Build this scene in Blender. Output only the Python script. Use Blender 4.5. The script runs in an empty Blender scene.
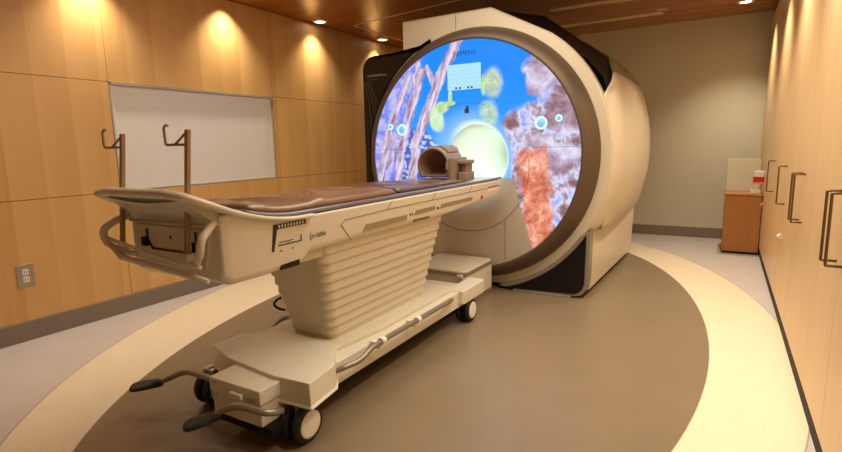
import bpy, math, random
from mathutils import Vector, Matrix, noise
random.seed(4)
S = bpy.context.scene
COL = S.collection
PI = math.pi

# ------------------------------------------------------------------ camera
cam_d = bpy.data.cameras.new('camera'); cam = bpy.data.objects.new('camera', cam_d); COL.objects.link(cam)
cam_d.sensor_width = 36; cam_d.lens = 513.2 / 842 * 36; cam_d.clip_start = .02
r = Vector((0.8637, 0.5036, -0.0210)); u = Vector((-0.0608, 0.1453, 0.9875)); f = Vector((-0.5004, 0.8516, -0.1561))
f.normalize(); r = (r - f * r.dot(f)).normalized(); u = r.cross(f)
cam.matrix_world = Matrix(((r.x, u.x, -f.x, 0), (r.y, u.y, -f.y, 0), (r.z, u.z, -f.z, 1.35), (0, 0, 0, 1)))
S.camera = cam
S.view_settings.view_transform = 'Standard'; S.view_settings.look = 'None'
S.view_settings.gamma = 1; S.view_settings.use_curve_mapping = False
S.view_settings.exposure = 0.42
w = bpy.data.worlds.new('world'); S.world = w; w.use_nodes = True
w.node_tree.nodes['Background'].inputs[0].default_value = (.9, .75, .55, 1)
w.node_tree.nodes['Background'].inputs[1].default_value = .1

WARM = (1.0, .885, .71)
def lamp(name, kind, loc, energy, color=WARM, rot=(0, 0, 0), **kw):
    d = bpy.data.lights.new(name, kind); d.energy = energy; d.color = color
    for k, v in kw.items(): setattr(d, k, v)
    o = bpy.data.objects.new(name, d); o.location = loc; o.rotation_euler = rot; COL.objects.link(o); return o

CEIL = 2.82
LEFT_LIGHTS = [(-4.165, 6.14), (-4.165, 4.86), (-4.165, 3.58), (-4.165, 2.30), (-4.165, 1.02)]
RIGHT_LIGHTS = [(.115, 7.18), (.11, 5.62), (.11, 4.34), (.11, 3.06), (.11, 1.78)]
for x, y in LEFT_LIGHTS:
    lamp('downlight_lamp', 'SPOT', (x, y, CEIL - .03), 58, spot_size=math.radians(104), spot_blend=1.0, shadow_soft_size=.035)
for x, y in RIGHT_LIGHTS:
    lamp('downlight_lamp', 'SPOT', (x, y, CEIL + (.05 if y > 6 else .0) - .03), 100, spot_size=math.radians(104), spot_blend=1.0, shadow_soft_size=.035)
# added soft fill over the near half of the room, no fixture there
lamp('fill_area', 'AREA', (-1.3, 2.9, CEIL - .02), 50, color=(1, .89, .72), shape='RECTANGLE', size=2.2, size_y=2.2)
# light inside the tunnel
lamp('bore_light', 'AREA', (-2.03, 5.35, 1.50), 3.2, color=(.80, 1.0, .84), shape='RECTANGLE', size=.25, size_y=1.5)

PIC = .75    # glow strength of the projected picture painted on the scanner face

# ------------------------------------------------------------------ node helpers
class NT:
    def __init__(s, nt): s.nt = nt; s.n = nt.nodes; s.l = nt.links
    def _in(s, sock, v):
        if isinstance(v, bpy.types.NodeSocket): s.l.new(v, sock)
        elif isinstance(v, (tuple, list)):
            sock.default_value = tuple(v) + ((1,) if len(v) == 3 and sock.type == 'RGBA' else ())
        else: sock.default_value = v
    def m(s, op, a, b=0.0, c=0.0, clamp=False):
        n = s.n.new('ShaderNodeMath'); n.operation = op; n.use_clamp = clamp
        for i, v in enumerate((a, b, c)): s._in(n.inputs[i], v)
        return n.outputs[0]
    def vm(s, op, a, b=(0, 0, 0), out=0):
        n = s.n.new('ShaderNodeVectorMath'); n.operation = op; s._in(n.inputs[0], a); s._in(n.inputs[1], b); return n.outputs[out]
    def mix(s, f, a, b, mode='MIX'):
        n = s.n.new('ShaderNodeMix'); n.data_type = 'RGBA'; n.blend_type = mode; n.clamp_factor = True
        s._in(n.inputs[0], f); s._in(n.inputs[6], a); s._in(n.inputs[7], b); return n.outputs[2]
    def sep(s, v):
        n = s.n.new('ShaderNodeSeparateXYZ'); s.l.new(v, n.inputs[0]); return n.outputs
    def comb(s, x, y, z=0.0):
        n = s.n.new('ShaderNodeCombineXYZ')
        for i, v in enumerate((x, y, z)): s._in(n.inputs[i], v)
        return n.outputs[0]
    def smooth(s, v, a, b, o0=0.0, o1=1.0):
        n = s.n.new('ShaderNodeMapRange'); n.interpolation_type = 'SMOOTHSTEP'
        s._in(n.inputs[0], v); n.inputs[1].default_value = a; n.inputs[2].default_value = b; n.inputs[3].default_value = o0; n.inputs[4].default_value = o1
        return n.outputs[0]
    def noise(s, vec, scale, detail=3, rough=.55, dist=0.0, out=0):
        n = s.n.new('ShaderNodeTexNoise'); s._in(n.inputs['Vector'], vec); n.inputs['Scale'].default_value = scale
        n.inputs['Detail'].default_value = detail; n.inputs['Roughness'].default_value = rough; n.inputs['Distortion'].default_value = dist
        return n.outputs[out]
    def voro(s, vec, scale, feature='F1', out='Distance'):
        n = s.n.new('ShaderNodeTexVoronoi'); n.feature = feature; s._in(n.inputs['Vector'], vec); n.inputs['Scale'].default_value = scale
        return n.outputs[out]
    def ramp(s, f, stops):
        n = s.n.new('ShaderNodeValToRGB'); e = n.color_ramp.elements
        while len(e) < len(stops): e.new(.5)
        for i, (p, c) in enumerate(stops): e[i].position = p; e[i].color = tuple(c) + (1,)
        s._in(n.inputs[0], f); return n.outputs[0]

def srgb(r_, g_, b_):
    c = lambda x: (x / 255 / 12.92 if x / 255 <= .04045 else ((x / 255 + .055) / 1.055) ** 2.4)
    return (c(r_), c(g_), c(b_))

def mat(name, color, rough=.5, metal=0.0, spec=.5, coat=0.0, var=.06, nscale=6.0, bump=0.0, bscale=80.0, emit=None, estr=1.0):
    m = bpy.data.materials.new(name); m.use_nodes = True; t = NT(m.node_tree); b = m.node_tree.nodes['Principled BSDF']
    tc = t.n.new('ShaderNodeTexCoord').outputs['Object']
    nz = t.noise(tc, nscale, 3)
    c = t.mix(nz, tuple(x * (1 - var) for x in color), tuple(min(1, x * (1 + var)) for x in color))
    t.l.new(c, b.inputs['Base Color'])
    b.inputs['Roughness'].default_value = rough; b.inputs['Metallic'].default_value = metal
    b.inputs['Specular IOR Level'].default_value = spec; b.inputs['Coat Weight'].default_value = coat; b.inputs['Coat Roughness'].default_value = .15
    if bump:
        bn = t.n.new('ShaderNodeBump'); bn.inputs['Strength'].default_value = bump; bn.inputs['Distance'].default_value = .004
        t.l.new(t.noise(tc, bscale, 3), bn.inputs['Height']); t.l.new(bn.outputs[0], b.inputs['Normal'])
    if emit:
        b.inputs['Emission Color'].default_value = tuple(emit) + (1,); b.inputs['Emission Strength'].default_value = estr
    return m

def wood(name, base, dark, axis_u, axis_v, leaf=.0, grain=1.0, rough=.38, spec=.4, coat=.0):
    """veneer: straight grain along axis_v, leaves of width `leaf` along axis_u"""
    m = bpy.data.materials.new(name); m.use_nodes = True; t = NT(m.node_tree); b = m.node_tree.nodes['Principled BSDF']
    g = t.n.new('ShaderNodeNewGeometry').outputs['Position']; xyz = t.sep(g)
    U, V = xyz[axis_u], xyz[axis_v]
    lines = t.noise(t.comb(t.m('MULTIPLY', U, 60.0), t.m('MULTIPLY', V, 1.2)), 1.0, 4, .6)
    broad = t.noise(t.comb(t.m('MULTIPLY', U, 5.0), t.m('MULTIPLY', V, .5), 3.3), 1.0, 2)
    fac = t.m('ADD', t.m('MULTIPLY', lines, .45 * grain), t.m('MULTIPLY', broad, .55))
    if leaf:
        saw = t.m('FRACT', t.m('DIVIDE', U, leaf)); cell = t.m('FLOOR', t.m('DIVIDE', U, leaf))
        wn = t.n.new('ShaderNodeTexWhiteNoise'); wn.noise_dimensions = '1D'; t.l.new(cell, wn.inputs['W'])
        fac = t.m('ADD', t.m('MULTIPLY', fac, .6), t.m('ADD', t.m('MULTIPLY', saw, .20), t.m('MULTIPLY', wn.outputs[0], .12)))
    c = t.ramp(fac, [(.25, base), (.75, dark)])
    t.l.new(c, b.inputs['Base Color']); b.inputs['Roughness'].default_value = rough; b.inputs['Specular IOR Level'].default_value = spec
    b.inputs['Coat Weight'].default_value = coat
    return m

M = {}
M['wall_wood'] = wood('maple_veneer', srgb(226, 182, 116), srgb(204, 154, 90), 1, 2, leaf=.235, rough=.42)
M['cab_wood'] = wood('light_maple', srgb(232, 198, 148), srgb(216, 176, 124), 1, 2, leaf=.0, rough=.36, spec=.5)
M['ceil_wood'] = wood('cherry_ceiling', srgb(184, 112, 50), srgb(138, 74, 26), 1, 0, leaf=.0, grain=1.2, rough=.25, spec=.5)
M['box_wood'] = wood('oak_box', srgb(176, 120, 64), srgb(154, 98, 46), 0, 2, rough=.5)
M['plaster'] = mat('painted_plaster', srgb(206, 198, 172), .8, var=.03)
M['white_board'] = mat('white_panel', srgb(232, 228, 222), .55, var=.015, nscale=3)
M['base'] = mat('rubber_base', srgb(134, 118, 102), .6)
M['gap'] = mat('dark_gap', srgb(38, 28, 20), .8)
M['beige'] = mat('beige_plastic', srgb(218, 212, 192), .38, var=.02, nscale=2)
M['beige2'] = mat('cream_cover', srgb(214, 205, 182), .42, var=.02, nscale=2)
M['shell'] = mat('scanner_shell', srgb(216, 205, 180), .35, var=.02, nscale=1.5)
M['ring'] = mat('bronze_ring', srgb(104, 88, 70), .5, metal=.45, var=.03)
M['face'] = mat('matte_face', srgb(206, 190, 170), .55, var=.02, nscale=2)
M['black'] = mat('gloss_black', srgb(20, 17, 15), .35, spec=.3)
M['blackm'] = mat('matte_black', srgb(22, 19, 17), .6, spec=.25)
M['shaded_beige'] = mat('shaded_beige_cover', srgb(150, 136, 104), .4)
M['greycol'] = mat('grey_column', srgb(150, 140, 126), .35, metal=.3)
M['bore'] = mat('bore_liner', srgb(238, 240, 234), .4, var=.01)
M['vinyl'] = mat('brown_vinyl', srgb(134, 104, 82), .26, spec=.7, var=.22, nscale=5, bump=.5, bscale=26)
M['vinyl2'] = mat('dark_vinyl', srgb(104, 78, 62), .28, spec=.6, var=.12, bump=.4, bscale=30)
M['board'] = mat('table_board', srgb(120, 116, 128), .22, spec=.8)
M['steel'] = mat('brushed_steel', srgb(188, 178, 162), .4, metal=.7)
M['pole'] = mat('bronze_pole', srgb(158, 134, 98), .45, metal=.35)
M['tubegrey'] = mat('grey_tube', srgb(142, 132, 118), .32, metal=.45)
M['rubber'] = mat('black_rubber', srgb(30, 28, 27), .6, bump=.3)
M['coil'] = mat('coil_plastic', srgb(146, 130, 112), .45, var=.05)
M['coil_dark'] = mat('coil_pad', srgb(150, 124, 100), .6, var=.06)
M['white'] = mat('white_plastic', srgb(236, 230, 220), .35)
M['ink'] = mat('dark_ink', srgb(34, 28, 24), .5)
M['slot'] = mat('slot_shade', srgb(150, 134, 98), .5)
M['red'] = mat('red_plastic', srgb(190, 28, 22), .4)
M['pink'] = mat('pink_paper', srgb(226, 140, 120), .6)
M['handle'] = mat('dark_bronze_handle', srgb(122, 104, 80), .3, metal=.85)
M['disc'] = mat('lamp_lens', (1, .9, .7), .4, emit=(1, .9, .72), estr=7)
M['lampring'] = mat('lamp_trim', srgb(225, 215, 200), .35)
M['slotlight'] = mat('diffuser_metal', srgb(240, 220, 180), .4)
M['trimwood'] = mat('pale_trim', srgb(248, 220, 170), .4)
M['cyan'] = mat('cyan_light', (.3, .9, 1), .4, emit=(.45, .88, 1.0), estr=.8)
M['logo'] = mat('navy_lettering', (.002, .02, .12), .5)
M['knob'] = mat('knob_glass', srgb(90, 150, 190), .3, emit=(.16, .42, .75), estr=.7)
M['screen'] = None

def screen_mat():
    m = bpy.data.materials.new('display_glass'); m.use_nodes = True; t = NT(m.node_tree); b = m.node_tree.nodes['Principled BSDF']
    xyz = t.sep(t.n.new('ShaderNodeNewGeometry').outputs['Position'])
    rows = t.m('LESS_THAN', t.m('FRACT', t.m('MULTIPLY', xyz[2], 28.0)), .14)
    cols = t.m('GREATER_THAN', t.noise(t.comb(t.m('MULTIPLY', xyz[0], 40.0), t.m('FLOOR', t.m('MULTIPLY', xyz[2], 28.0))), 1.0, 1), .5)
    ln = t.m('MULTIPLY', t.m('MULTIPLY', rows, cols), .35)
    c = t.mix(ln, (.36, .66, .86), (.10, .24, .38))
    t.l.new(c, b.inputs['Emission Color']); b.inputs['Emission Strength'].default_value = .85; b.inputs['Base Color'].default_value = (.05, .08, .1, 1)
    b.inputs['Roughness'].default_value = .2
    return m
M['screen'] = screen_mat()

def floor_mat():
    m = bpy.data.materials.new('linoleum'); m.use_nodes = True; t = NT(m.node_tree); b = m.node_tree.nodes['Principled BSDF']
    g = t.n.new('ShaderNodeNewGeometry').outputs['Position']; xyz = t.sep(g)
    def ell(cx, cy, qa, qb, qc):
        dx = t.m('SUBTRACT', xyz[0], cx); dy = t.m('SUBTRACT', xyz[1], cy)
        return t.m('SQRT', t.m('ADD', t.m('MULTIPLY', t.m('MULTIPLY', dx, dx), qa), t.m('ADD', t.m('MULTIPLY', t.m('MULTIPLY', dx, dy), 2 * qb), t.m('MULTIPLY', t.m('MULTIPLY', dy, dy), qc))))
    e1 = ell(-1.795, 3.898, .3163, .02277, .09362); e2 = ell(-1.923, 4.084, .17555, .01494, .07547)
    spk = t.noise(g, 55, 4, .7); big = t.noise(g, 5, 3)
    cream = t.mix(t.smooth(spk, .56, .72), srgb(234, 218, 188), srgb(190, 170, 136))
    cream = t.mix(t.m('MULTIPLY', big, .5), cream, srgb(216, 196, 162))
    taupe = t.mix(t.noise(g, 3, 4), srgb(134, 116, 92), srgb(122, 105, 82))
    grey = t.mix(t.noise(g, 4, 3), srgb(204, 194, 186), srgb(190, 179, 170))
    c = t.mix(t.m('GREATER_THAN', e2, 1.0), cream, grey)
    c = t.mix(t.m('LESS_THAN', e1, 1.0), c, taupe)
    seam = t.m('MAXIMUM', t.m('LESS_THAN', t.m('ABSOLUTE', t.m('SUBTRACT', e1, 1.0)), .0018), t.m('LESS_THAN', t.m('ABSOLUTE', t.m('SUBTRACT', e2, 1.0)), .0015))
    c = t.mix(t.m('MULTIPLY', seam, .55), c, srgb(120, 96, 66))
    t.l.new(c, b.inputs['Base Color'])
    t.l.new(t.smooth(spk, .2, .8, .26, .36), b.inputs['Roughness']); b.inputs['Specular IOR Level'].default_value = .45
    return m
M['floor'] = floor_mat()

# ------------------------------------------------------------------ projected reef picture, painted as glow on the scanner face
FC = (-2.03, 4.32, 1.237); FR = 1.03
def picture_mat():
    m = bpy.data.materials.new('reef_projection_glow'); m.use_nodes = True; t = NT(m.node_tree); bs = m.node_tree.nodes['Principled BSDF']
    px_, py_, pz_ = t.sep(t.n.new('ShaderNodeNewGeometry').outputs['Position'])[:3]
    U = t.m('DIVIDE', t.m('SUBTRACT', px_, FC[0]), FR); V = t.m('DIVIDE', t.m('SUBTRACT', pz_, FC[2]), FR)
    P = t.comb(U, V, 0.0)
    wrp = t.noise(P, 3.0, 3, .6, out=1)
    PW = t.vm('ADD', P, t.vm('MULTIPLY', t.vm('SUBTRACT', wrp, (.5, .5, .5)), (.22, .22, 0)))
    n1 = t.noise(PW, 4.0, 4, .6); n2 = t.noise(P, 11.0, 4, .65); n3 = t.noise(PW, 20.0, 3, .6)
    su = t.sep(PW); Uw, Vw = su[0], su[1]
    # water
    c = t.mix(t.smooth(V, -.1, .8), (.04, .40, 1.15), (.004, .26, 1.05))
    # halo around the bore
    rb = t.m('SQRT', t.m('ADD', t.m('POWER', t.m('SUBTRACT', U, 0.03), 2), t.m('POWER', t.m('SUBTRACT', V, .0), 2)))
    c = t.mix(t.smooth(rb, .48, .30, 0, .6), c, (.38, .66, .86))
    # speckled coral at left of the bore
    vor = t.voro(t.vm('ADD', P, t.vm('MULTIPLY', t.vm('SUBTRACT', t.noise(P, 14.0, 2, .6, out=1), (.5, .5, .5)), (.08, .08, 0))), 20.0)
    spc = t.mix(t.smooth(vor, .30, .52), (.62, .74, 1.0), (.07, .13, .66))
    md = t.m('MULTIPLY', t.smooth(t.m('ADD', Uw, t.m('MULTIPLY', V, .62)), -.24, -.29), t.smooth(V, .30, .22))
    c = t.mix(md, c, spc)
    # left lilac background
    c = t.mix(t.m('MULTIPLY', t.smooth(t.m('ADD', Uw, t.m('MULTIPLY', Vw, -.30)), -.62, -.84), .9), c, t.mix(t.smooth(n2, .4, .6), (.22, .26, .92), (.60, .55, .98)))
    # stalks
    def seg(c, ax, ay, bx, by, w0):
        ex, ey = bx - ax, by - ay; L2 = ex * ex + ey * ey
        px = t.m('SUBTRACT', Us, ax); py = t.m('SUBTRACT', Vs, ay)
        h = t.m('DIVIDE', t.m('ADD', t.m('MULTIPLY', px, ex), t.m('MULTIPLY', py, ey)), L2, clamp=True)
        qx = t.m('SUBTRACT', px, t.m('MULTIPLY', h, ex)); qy = t.m('SUBTRACT', py, t.m('MULTIPLY', h, ey))
        dd = t.m('SQRT', t.m('ADD', t.m('MULTIPLY', qx, qx), t.m('MULTIPLY', qy, qy)))
        return t.mix(t.smooth(dd, w0 * 1.25, w0 * .85), c, stalk)
    ss = t.sep(t.vm('ADD', P, t.vm('MULTIPLY', t.vm('SUBTRACT', t.noise(P, 7.0, 3, .6, out=1), (.5, .5, .5)), (.10, .10, 0)))); Us, Vs = ss[0], ss[1]
    streak = t.noise(t.comb(t.m('MULTIPLY', t.m('SUBTRACT', U, t.m('MULTIPLY', V, .36)), 26.0), t.m('MULTIPLY', V, 5.0)), 1.0, 3, .6)
    stalk = t.ramp(streak, [(.36, (.30, .17, .24)), (.48, (.56, .42, .58)), (.62, (.86, .76, .92))])
    for a_ in ((-.98, -.40, -.90, .02, .034), (-.90, .02, -.79, .36, .034), (-.79, .36, -.58, .72, .032), (-.84, -.10, -.76, .22, .022),
               (-.76, -.50, -.71, .0, .046), (-.71, .0, -.62, .34, .044), (-.62, .34, -.45, .76, .040), (-.52, .55, -.50, .84, .030),
               (-.62, -.50, -.53, .16, .046), (-.53, .16, -.37, .47, .050), (-.37, .47, -.26, .72, .046), (-.26, .72, -.08, 1.0, .046), (-.31, .60, -.40, .80, .024)):
        c = seg(c, *a_)
    # fish : soft yellow green shapes
    def blob(c, bx, by, rx, ry, ca, cb, s_=.35, wob=.5):
        qx = t.m('DIVIDE', t.m('SUBTRACT', U, bx), rx); qy = t.m('DIVIDE', t.m('SUBTRACT', V, by), ry)
        dd = t.m('ADD', t.m('SQRT', t.m('ADD', t.m('MULTIPLY', qx, qx), t.m('MULTIPLY', qy, qy))), t.m('MULTIPLY', t.m('SUBTRACT', n2, .5), wob))
        return t.mix(t.smooth(dd, 1.0 + s_, 1.0 - s_), c, t.mix(t.smooth(n3, .35, .65), ca, cb))
    Y1, Y2 = (.45, .70, .25), (.62, .86, .45)
    c = blob(c, -.31, .34, .07, .11, Y2, (.72, .92, .75), .22, .3); c = blob(c, -.25, .44, .07, .05, Y1, Y2, .22, .3); c = blob(c, -.17, .47, .055, .022, Y1, Y2, .2, .2); c = blob(c, -.165, .53, .02, .06, Y1, Y2, .2, .2)
    c = blob(c, .24, .62, .085, .115, (.42, .55, .50), (.66, .80, .50)); c = blob(c, .155, .60, .022, .075, Y1, Y2)
    c = blob(c, .20, .37, .085, .10, (.38, .60, .50), (.58, .80, .60))
    # right side corals
    m1 = t.noise(PW, 5.5, 5, .62); m2 = t.noise(t.vm('ADD', PW, (3.1, 1.7, 0)), 3.6, 4, .6)
    pal = t.ramp(m1, [(.33, (.20, .32, .96)), (.42, (.46, .52, .98)), (.48, (.78, .78, 1.0)), (.53, (.50, .38, .50)), (.62, (.26, .13, .13))])
    mR = t.m('MULTIPLY', t.smooth(t.m('ADD', Uw, t.m('MULTIPLY', Vw, .15)), .36, .42), t.smooth(t.m('SUBTRACT', Vw, t.m('MULTIPLY', Uw, .55)), .16, .08))
    c = t.mix(mR, c, pal)
    brn = t.ramp(m2, [(.36, (.80, .78, .98)), (.48, (.55, .42, .58)), (.62, (.30, .15, .17))])
    def brown(c, bx, by, rx, ry):
        qx = t.m('DIVIDE', t.m('SUBTRACT', Uw, bx), rx); qy = t.m('DIVIDE', t.m('SUBTRACT', Vw, by), ry)
        dd = t.m('ADD', t.m('SQRT', t.m('ADD', t.m('MULTIPLY', qx, qx), t.m('MULTIPLY', qy, qy))), t.m('MULTIPLY', t.m('SUBTRACT', n2, .5), 1.6))
        return t.mix(t.smooth(dd, 1.2, .8), c, brn)
    c = brown(c, .67, .68, .15, .18); c = brown(c, .84, .34, .14, .16); c = brown(c, .70, .10, .12, .08); c = brown(c, .84, .0, .15, .15)
    # orange sponge
    s_ = t.m('SUBTRACT', U, t.m('SUBTRACT', .59, t.m('MULTIPLY', V, .11)))
    dd = t.m('ADD', t.m('ABSOLUTE', s_), t.m('MULTIPLY', t.m('SUBTRACT', n2, .5), .26))
    mk = t.m('MULTIPLY', t.smooth(dd, .165, .10), t.smooth(t.m('ADD', V, t.m('MULTIPLY', t.m('SUBTRACT', n2, .5), .25)), .10, .02))
    spo = t.ramp(t.m('ADD', t.m('MULTIPLY', m2, .6), t.m('MULTIPLY', n3, .4)), [(.38, (.50, .10, .05)), (.50, (.82, .27, .16)), (.62, (1.0, .62, .46))])
    c = t.mix(mk, c, spo)
    # white glow painted where the picture meets the tunnel
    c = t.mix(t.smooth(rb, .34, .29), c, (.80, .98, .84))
    # table's shadow in the projection, painted as a slanted edge on each side
    edge = t.m('SUBTRACT', t.m('ABSOLUTE', t.m('SUBTRACT', px_, -2.03)), t.m('ADD', .455, t.m('MULTIPLY', t.m('SUBTRACT', .98, pz_), .31)))
    on = t.m('MAXIMUM', t.smooth(edge, -.012, .012), t.smooth(pz_, 1.02, 1.05))
    tan = srgb(190, 180, 164)
    t.l.new(t.mix(on, tan, (.012, .015, .02)), bs.inputs['Base Color'])
    t.l.new(c, bs.inputs['Emission Color']); t.l.new(t.m('MULTIPLY', on, PIC), bs.inputs['Emission Strength'])
    bs.inputs['Roughness'].default_value = .5; bs.inputs['Specular IOR Level'].default_value = .12
    return m
M['face'] = picture_mat()

# ------------------------------------------------------------------ mesh helpers
class MB:
    def __init__(s): s.v = []; s.f = []; s.s = []
    def add(s, vs, fs, smooth=False):
        o = len(s.v); s.v += [tuple(v) for v in vs]; s.f += [tuple(i + o for i in f_) for f_ in fs]; s.s += [smooth] * len(fs); return s
    def box(s, x0, x1, y0, y1, z0, z1):
        v = [(x, y, z) for z in (z0, z1) for y in (y0, y1) for x in (x0, x1)]
        return s.add(v, [(0, 2, 3, 1), (4, 5, 7, 6), (0, 1, 5, 4), (1, 3, 7, 5), (3, 2, 6, 7), (2, 0, 4, 6)])
    def loft(s, rings, cap=True, smooth=False, closed=True):
        n = len(rings[0]); vs = [p for r_ in rings for p in r_]; fs = []
        for i in range(len(rings) - 1):
            for k in range(n if closed else n - 1):
                a = i * n + k; b = i * n + (k + 1) % n; fs.append((a, b, b + n, a + n))
        s.add(vs, fs, smooth)
        if cap: s.add(rings[0], [tuple(reversed(range(n)))]); s.add(rings[-1], [tuple(range(n))])
        return s
    def prism(s, poly, axis, a, b, smooth=False):
        """poly in the two other axes (in xyz order)"""
        def P(p, t):
            q = list(p); q.insert(axis, t); return tuple(q)
        return s.loft([[P(p, a) for p in poly], [P(p, b) for p in poly]], True, smooth)
    def tube(s, pts, r_, n=12, cap=True, round_=0):
        pts = [Vector(p) for p in pts]
        if round_:
            out = [pts[0]]
            for i in range(1, len(pts) - 1):
                a, b, c = pts[i - 1], pts[i], pts[i + 1]
                d1 = (a - b); d2 = (c - b); k = min(round_, d1.length * .45, d2.length * .45)
                p0 = b + d1.normalized() * k; p1 = b + d2.normalized() * k
                for j in range(7):
                    q = j / 6; out.append(p0.lerp(b, q).lerp(b.lerp(p1, q), q))
            out.append(pts[-1]); pts = out
        rings = []; prev = None
        for i, p in enumerate(pts):
            d = (pts[min(i + 1, len(pts) - 1)] - pts[max(i - 1, 0)]).normalized()
            if prev is None: x = d.orthogonal().normalized()
            else: x = (prev - d * prev.dot(d)).normalized()
            prev = x; y = d.cross(x)
            rr = r_[min(len(r_) - 1, int(round(i / (len(pts) - 1) * (len(r_) - 1))))] if isinstance(r_, (list, tuple)) else r_
            rings.append([p + (x * math.cos(2 * PI * k / n) + y * math.sin(2 * PI * k / n)) * rr for k in range(n)])
        return s.loft(rings, cap, True)
    def lathe(s, c, axis, prof, n=64, cap=False, a0=0.0, a1=2 * PI):
        """prof: list of (radius, along)"""
        full = abs(a1 - a0 - 2 * PI) < 1e-6; rings = []
        for rr, al in prof:
            ring = []
            for k in range(n if full else n + 1):
                t = a0 + (a1 - a0) * k / n; p = [rr * math.cos(t), rr * math.sin(t)]; p.insert(axis, al)
                ring.append((c[0] + p[0], c[1] + p[1], c[2] + p[2]))
            rings.append(ring)
        return s.loft(rings, cap, True, full)
    def grid(s, fn, nu, nv, smooth=True):
        vs = [fn(i / nu, j / nv) for j in range(nv + 1) for i in range(nu + 1)]
        fs = [(j * (nu + 1) + i, j * (nu + 1) + i + 1, (j + 1) * (nu + 1) + i + 1, (j + 1) * (nu + 1) + i) for j in range(nv) for i in range(nu)]
        return s.add(vs, fs, smooth)
    def build(s, name, m, parent=None, bevel=0.0, seg=2, fix=True, kind=None):
        off = Vector((0, 0, 0)); q = parent
        while q is not None: off += Vector(q.location); q = q.parent
        if parent is None: pass
        me = bpy.data.meshes.new(name)
        me.from_pydata([Vector(v) - off for v in s.v], [], s.f)
        me.polygons.foreach_set('use_smooth', s.s); me.materials.append(m)
        if fix:
            import bmesh
            bm = bmesh.new(); bm.from_mesh(me); bmesh.ops.remove_doubles(bm, verts=bm.verts, dist=1e-5)
            bmesh.ops.recalc_face_normals(bm, faces=bm.faces); bm.to_mesh(me); bm.free()
        o = bpy.data.objects.new(name, me); COL.objects.link(o)
        if parent: o.parent = parent
        if bevel:
            b = o.modifiers.new('bevel', 'BEVEL'); b.width = bevel; b.segments = seg; b.limit_method = 'ANGLE'; b.angle_limit = math.radians(40)
            for p in me.polygons: p.use_smooth = True
            wn = o.modifiers.new('wn', 'WEIGHTED_NORMAL'); wn.keep_sharp = True
        if kind: o['kind'] = kind
        return o

def circ(cx, cz, r_, y, n=96, a0=0.0):
    return [(cx + r_ * math.cos(a0 + 2 * PI * k / n), y, cz + r_ * math.sin(a0 + 2 * PI * k / n)) for k in range(n)]

def rrect(x0, x1, y0, y1, r_, n=6):
    out = []
    for cx, cy, a in ((x1 - r_, y1 - r_, 0), (x0 + r_, y1 - r_, PI / 2), (x0 + r_, y0 + r_, PI), (x1 - r_, y0 + r_, 1.5 * PI)):
        for k in range(n + 1):
            t = a + PI / 2 * k / n; out.append((cx + r_ * math.cos(t), cy + r_ * math.sin(t)))
    return out

def thing(name, loc, label, cat, group=None):
    o = bpy.data.objects.new(name, None); o.location = loc; o.empty_display_size = .1; COL.objects.link(o)
    return tag(o, label, cat, group)
def tag(o, label, cat, group=None):
    o['label'] = label; o['category'] = cat
    if group: o['group'] = group
    return o

def text(body, name, m, parent, origin, xdir, updir, height, width=None, depth=.0008):
    cu = bpy.data.curves.new('t', 'FONT'); cu.body = body; cu.size = 1; cu.extrude = 0
    to = bpy.data.objects.new('t', cu); COL.objects.link(to); bpy.context.view_layer.update()
    me = bpy.data.meshes.new_from_object(to.evaluated_get(bpy.context.evaluated_depsgraph_get()))
    bpy.data.objects.remove(to)
    xs = [v.co.x for v in me.vertices]; ys = [v.co.y for v in me.vertices]
    sx = (width / (max(xs) - min(xs))) if width else height / .7; sy = height / .7
    xd, ud = Vector(xdir).normalized(), Vector(updir).normalized(); off = Vector((0, 0, 0)); q = parent
    while q is not None: off += Vector(q.location); q = q.parent
    nrm = xd.cross(ud)
    for v in me.vertices: v.co = Vector(origin) + xd * ((v.co.x - min(xs)) * sx) + ud * (v.co.y * sy) + nrm * depth - off
    me.name = name; me.materials.clear(); me.materials.append(m)
    o = bpy.data.objects.new(name, me); COL.objects.link(o); o.parent = parent; return o

# ------------------------------------------------------------------ room shell
Y0, YB = -1.4, 8.0; XL, XR = -4.3, .44
MB().add([(XL - .3, Y0 - .2, 0), (1.1, Y0 - .2, 0), (1.1, YB + .2, 0), (XL - .3, YB + .2, 0), (XL - .3, Y0 - .2, -.1), (1.1, Y0 - .2, -.1), (1.1, YB + .2, -.1), (XL - .3, YB + .2, -.1)],
         [(0, 1, 2, 3), (7, 6, 5, 4), (0, 4, 5, 1), (1, 5, 6, 2), (2, 6, 7, 3), (3, 7, 4, 0)]).build('floor', M['floor'], kind='structure')
MB().box(XL - .1, 1.1, YB, YB + .12, 0, 3.0).build('wall_back', M['plaster'], kind='structure')
MB().box(XL - .1, 1.1, Y0 - .12, Y0, 0, 3.0).build('wall_front', M['plaster'], kind='structure')
MB().box(1.0, 1.1, Y0, YB, 0, 3.0).build('wall_right', M['plaster'], kind='structure')
# ceiling (rises a little to the right and to the back)
def cz(x, y): return 2.80 + .02 * (x - XL) / 4.7 + (.085 * max(0, (y - 5) / 3) * min(1, max(0, (x + 3.3) / 1.0)))
ce = MB()
ce.grid(lambda a, b: (XL - .1 + 5.5 * a, Y0 + (YB - Y0) * b, cz(XL - .1 + 5.5 * a, Y0 + (YB - Y0) * b)), 22, 24)
ce.grid(lambda a, b: (XL - .1 + 5.5 * a, Y0 + (YB - Y0) * b, 3.02), 1, 1)
ce.build('ceiling', M['ceil_wood'], kind='structure', fix=False)
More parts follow.
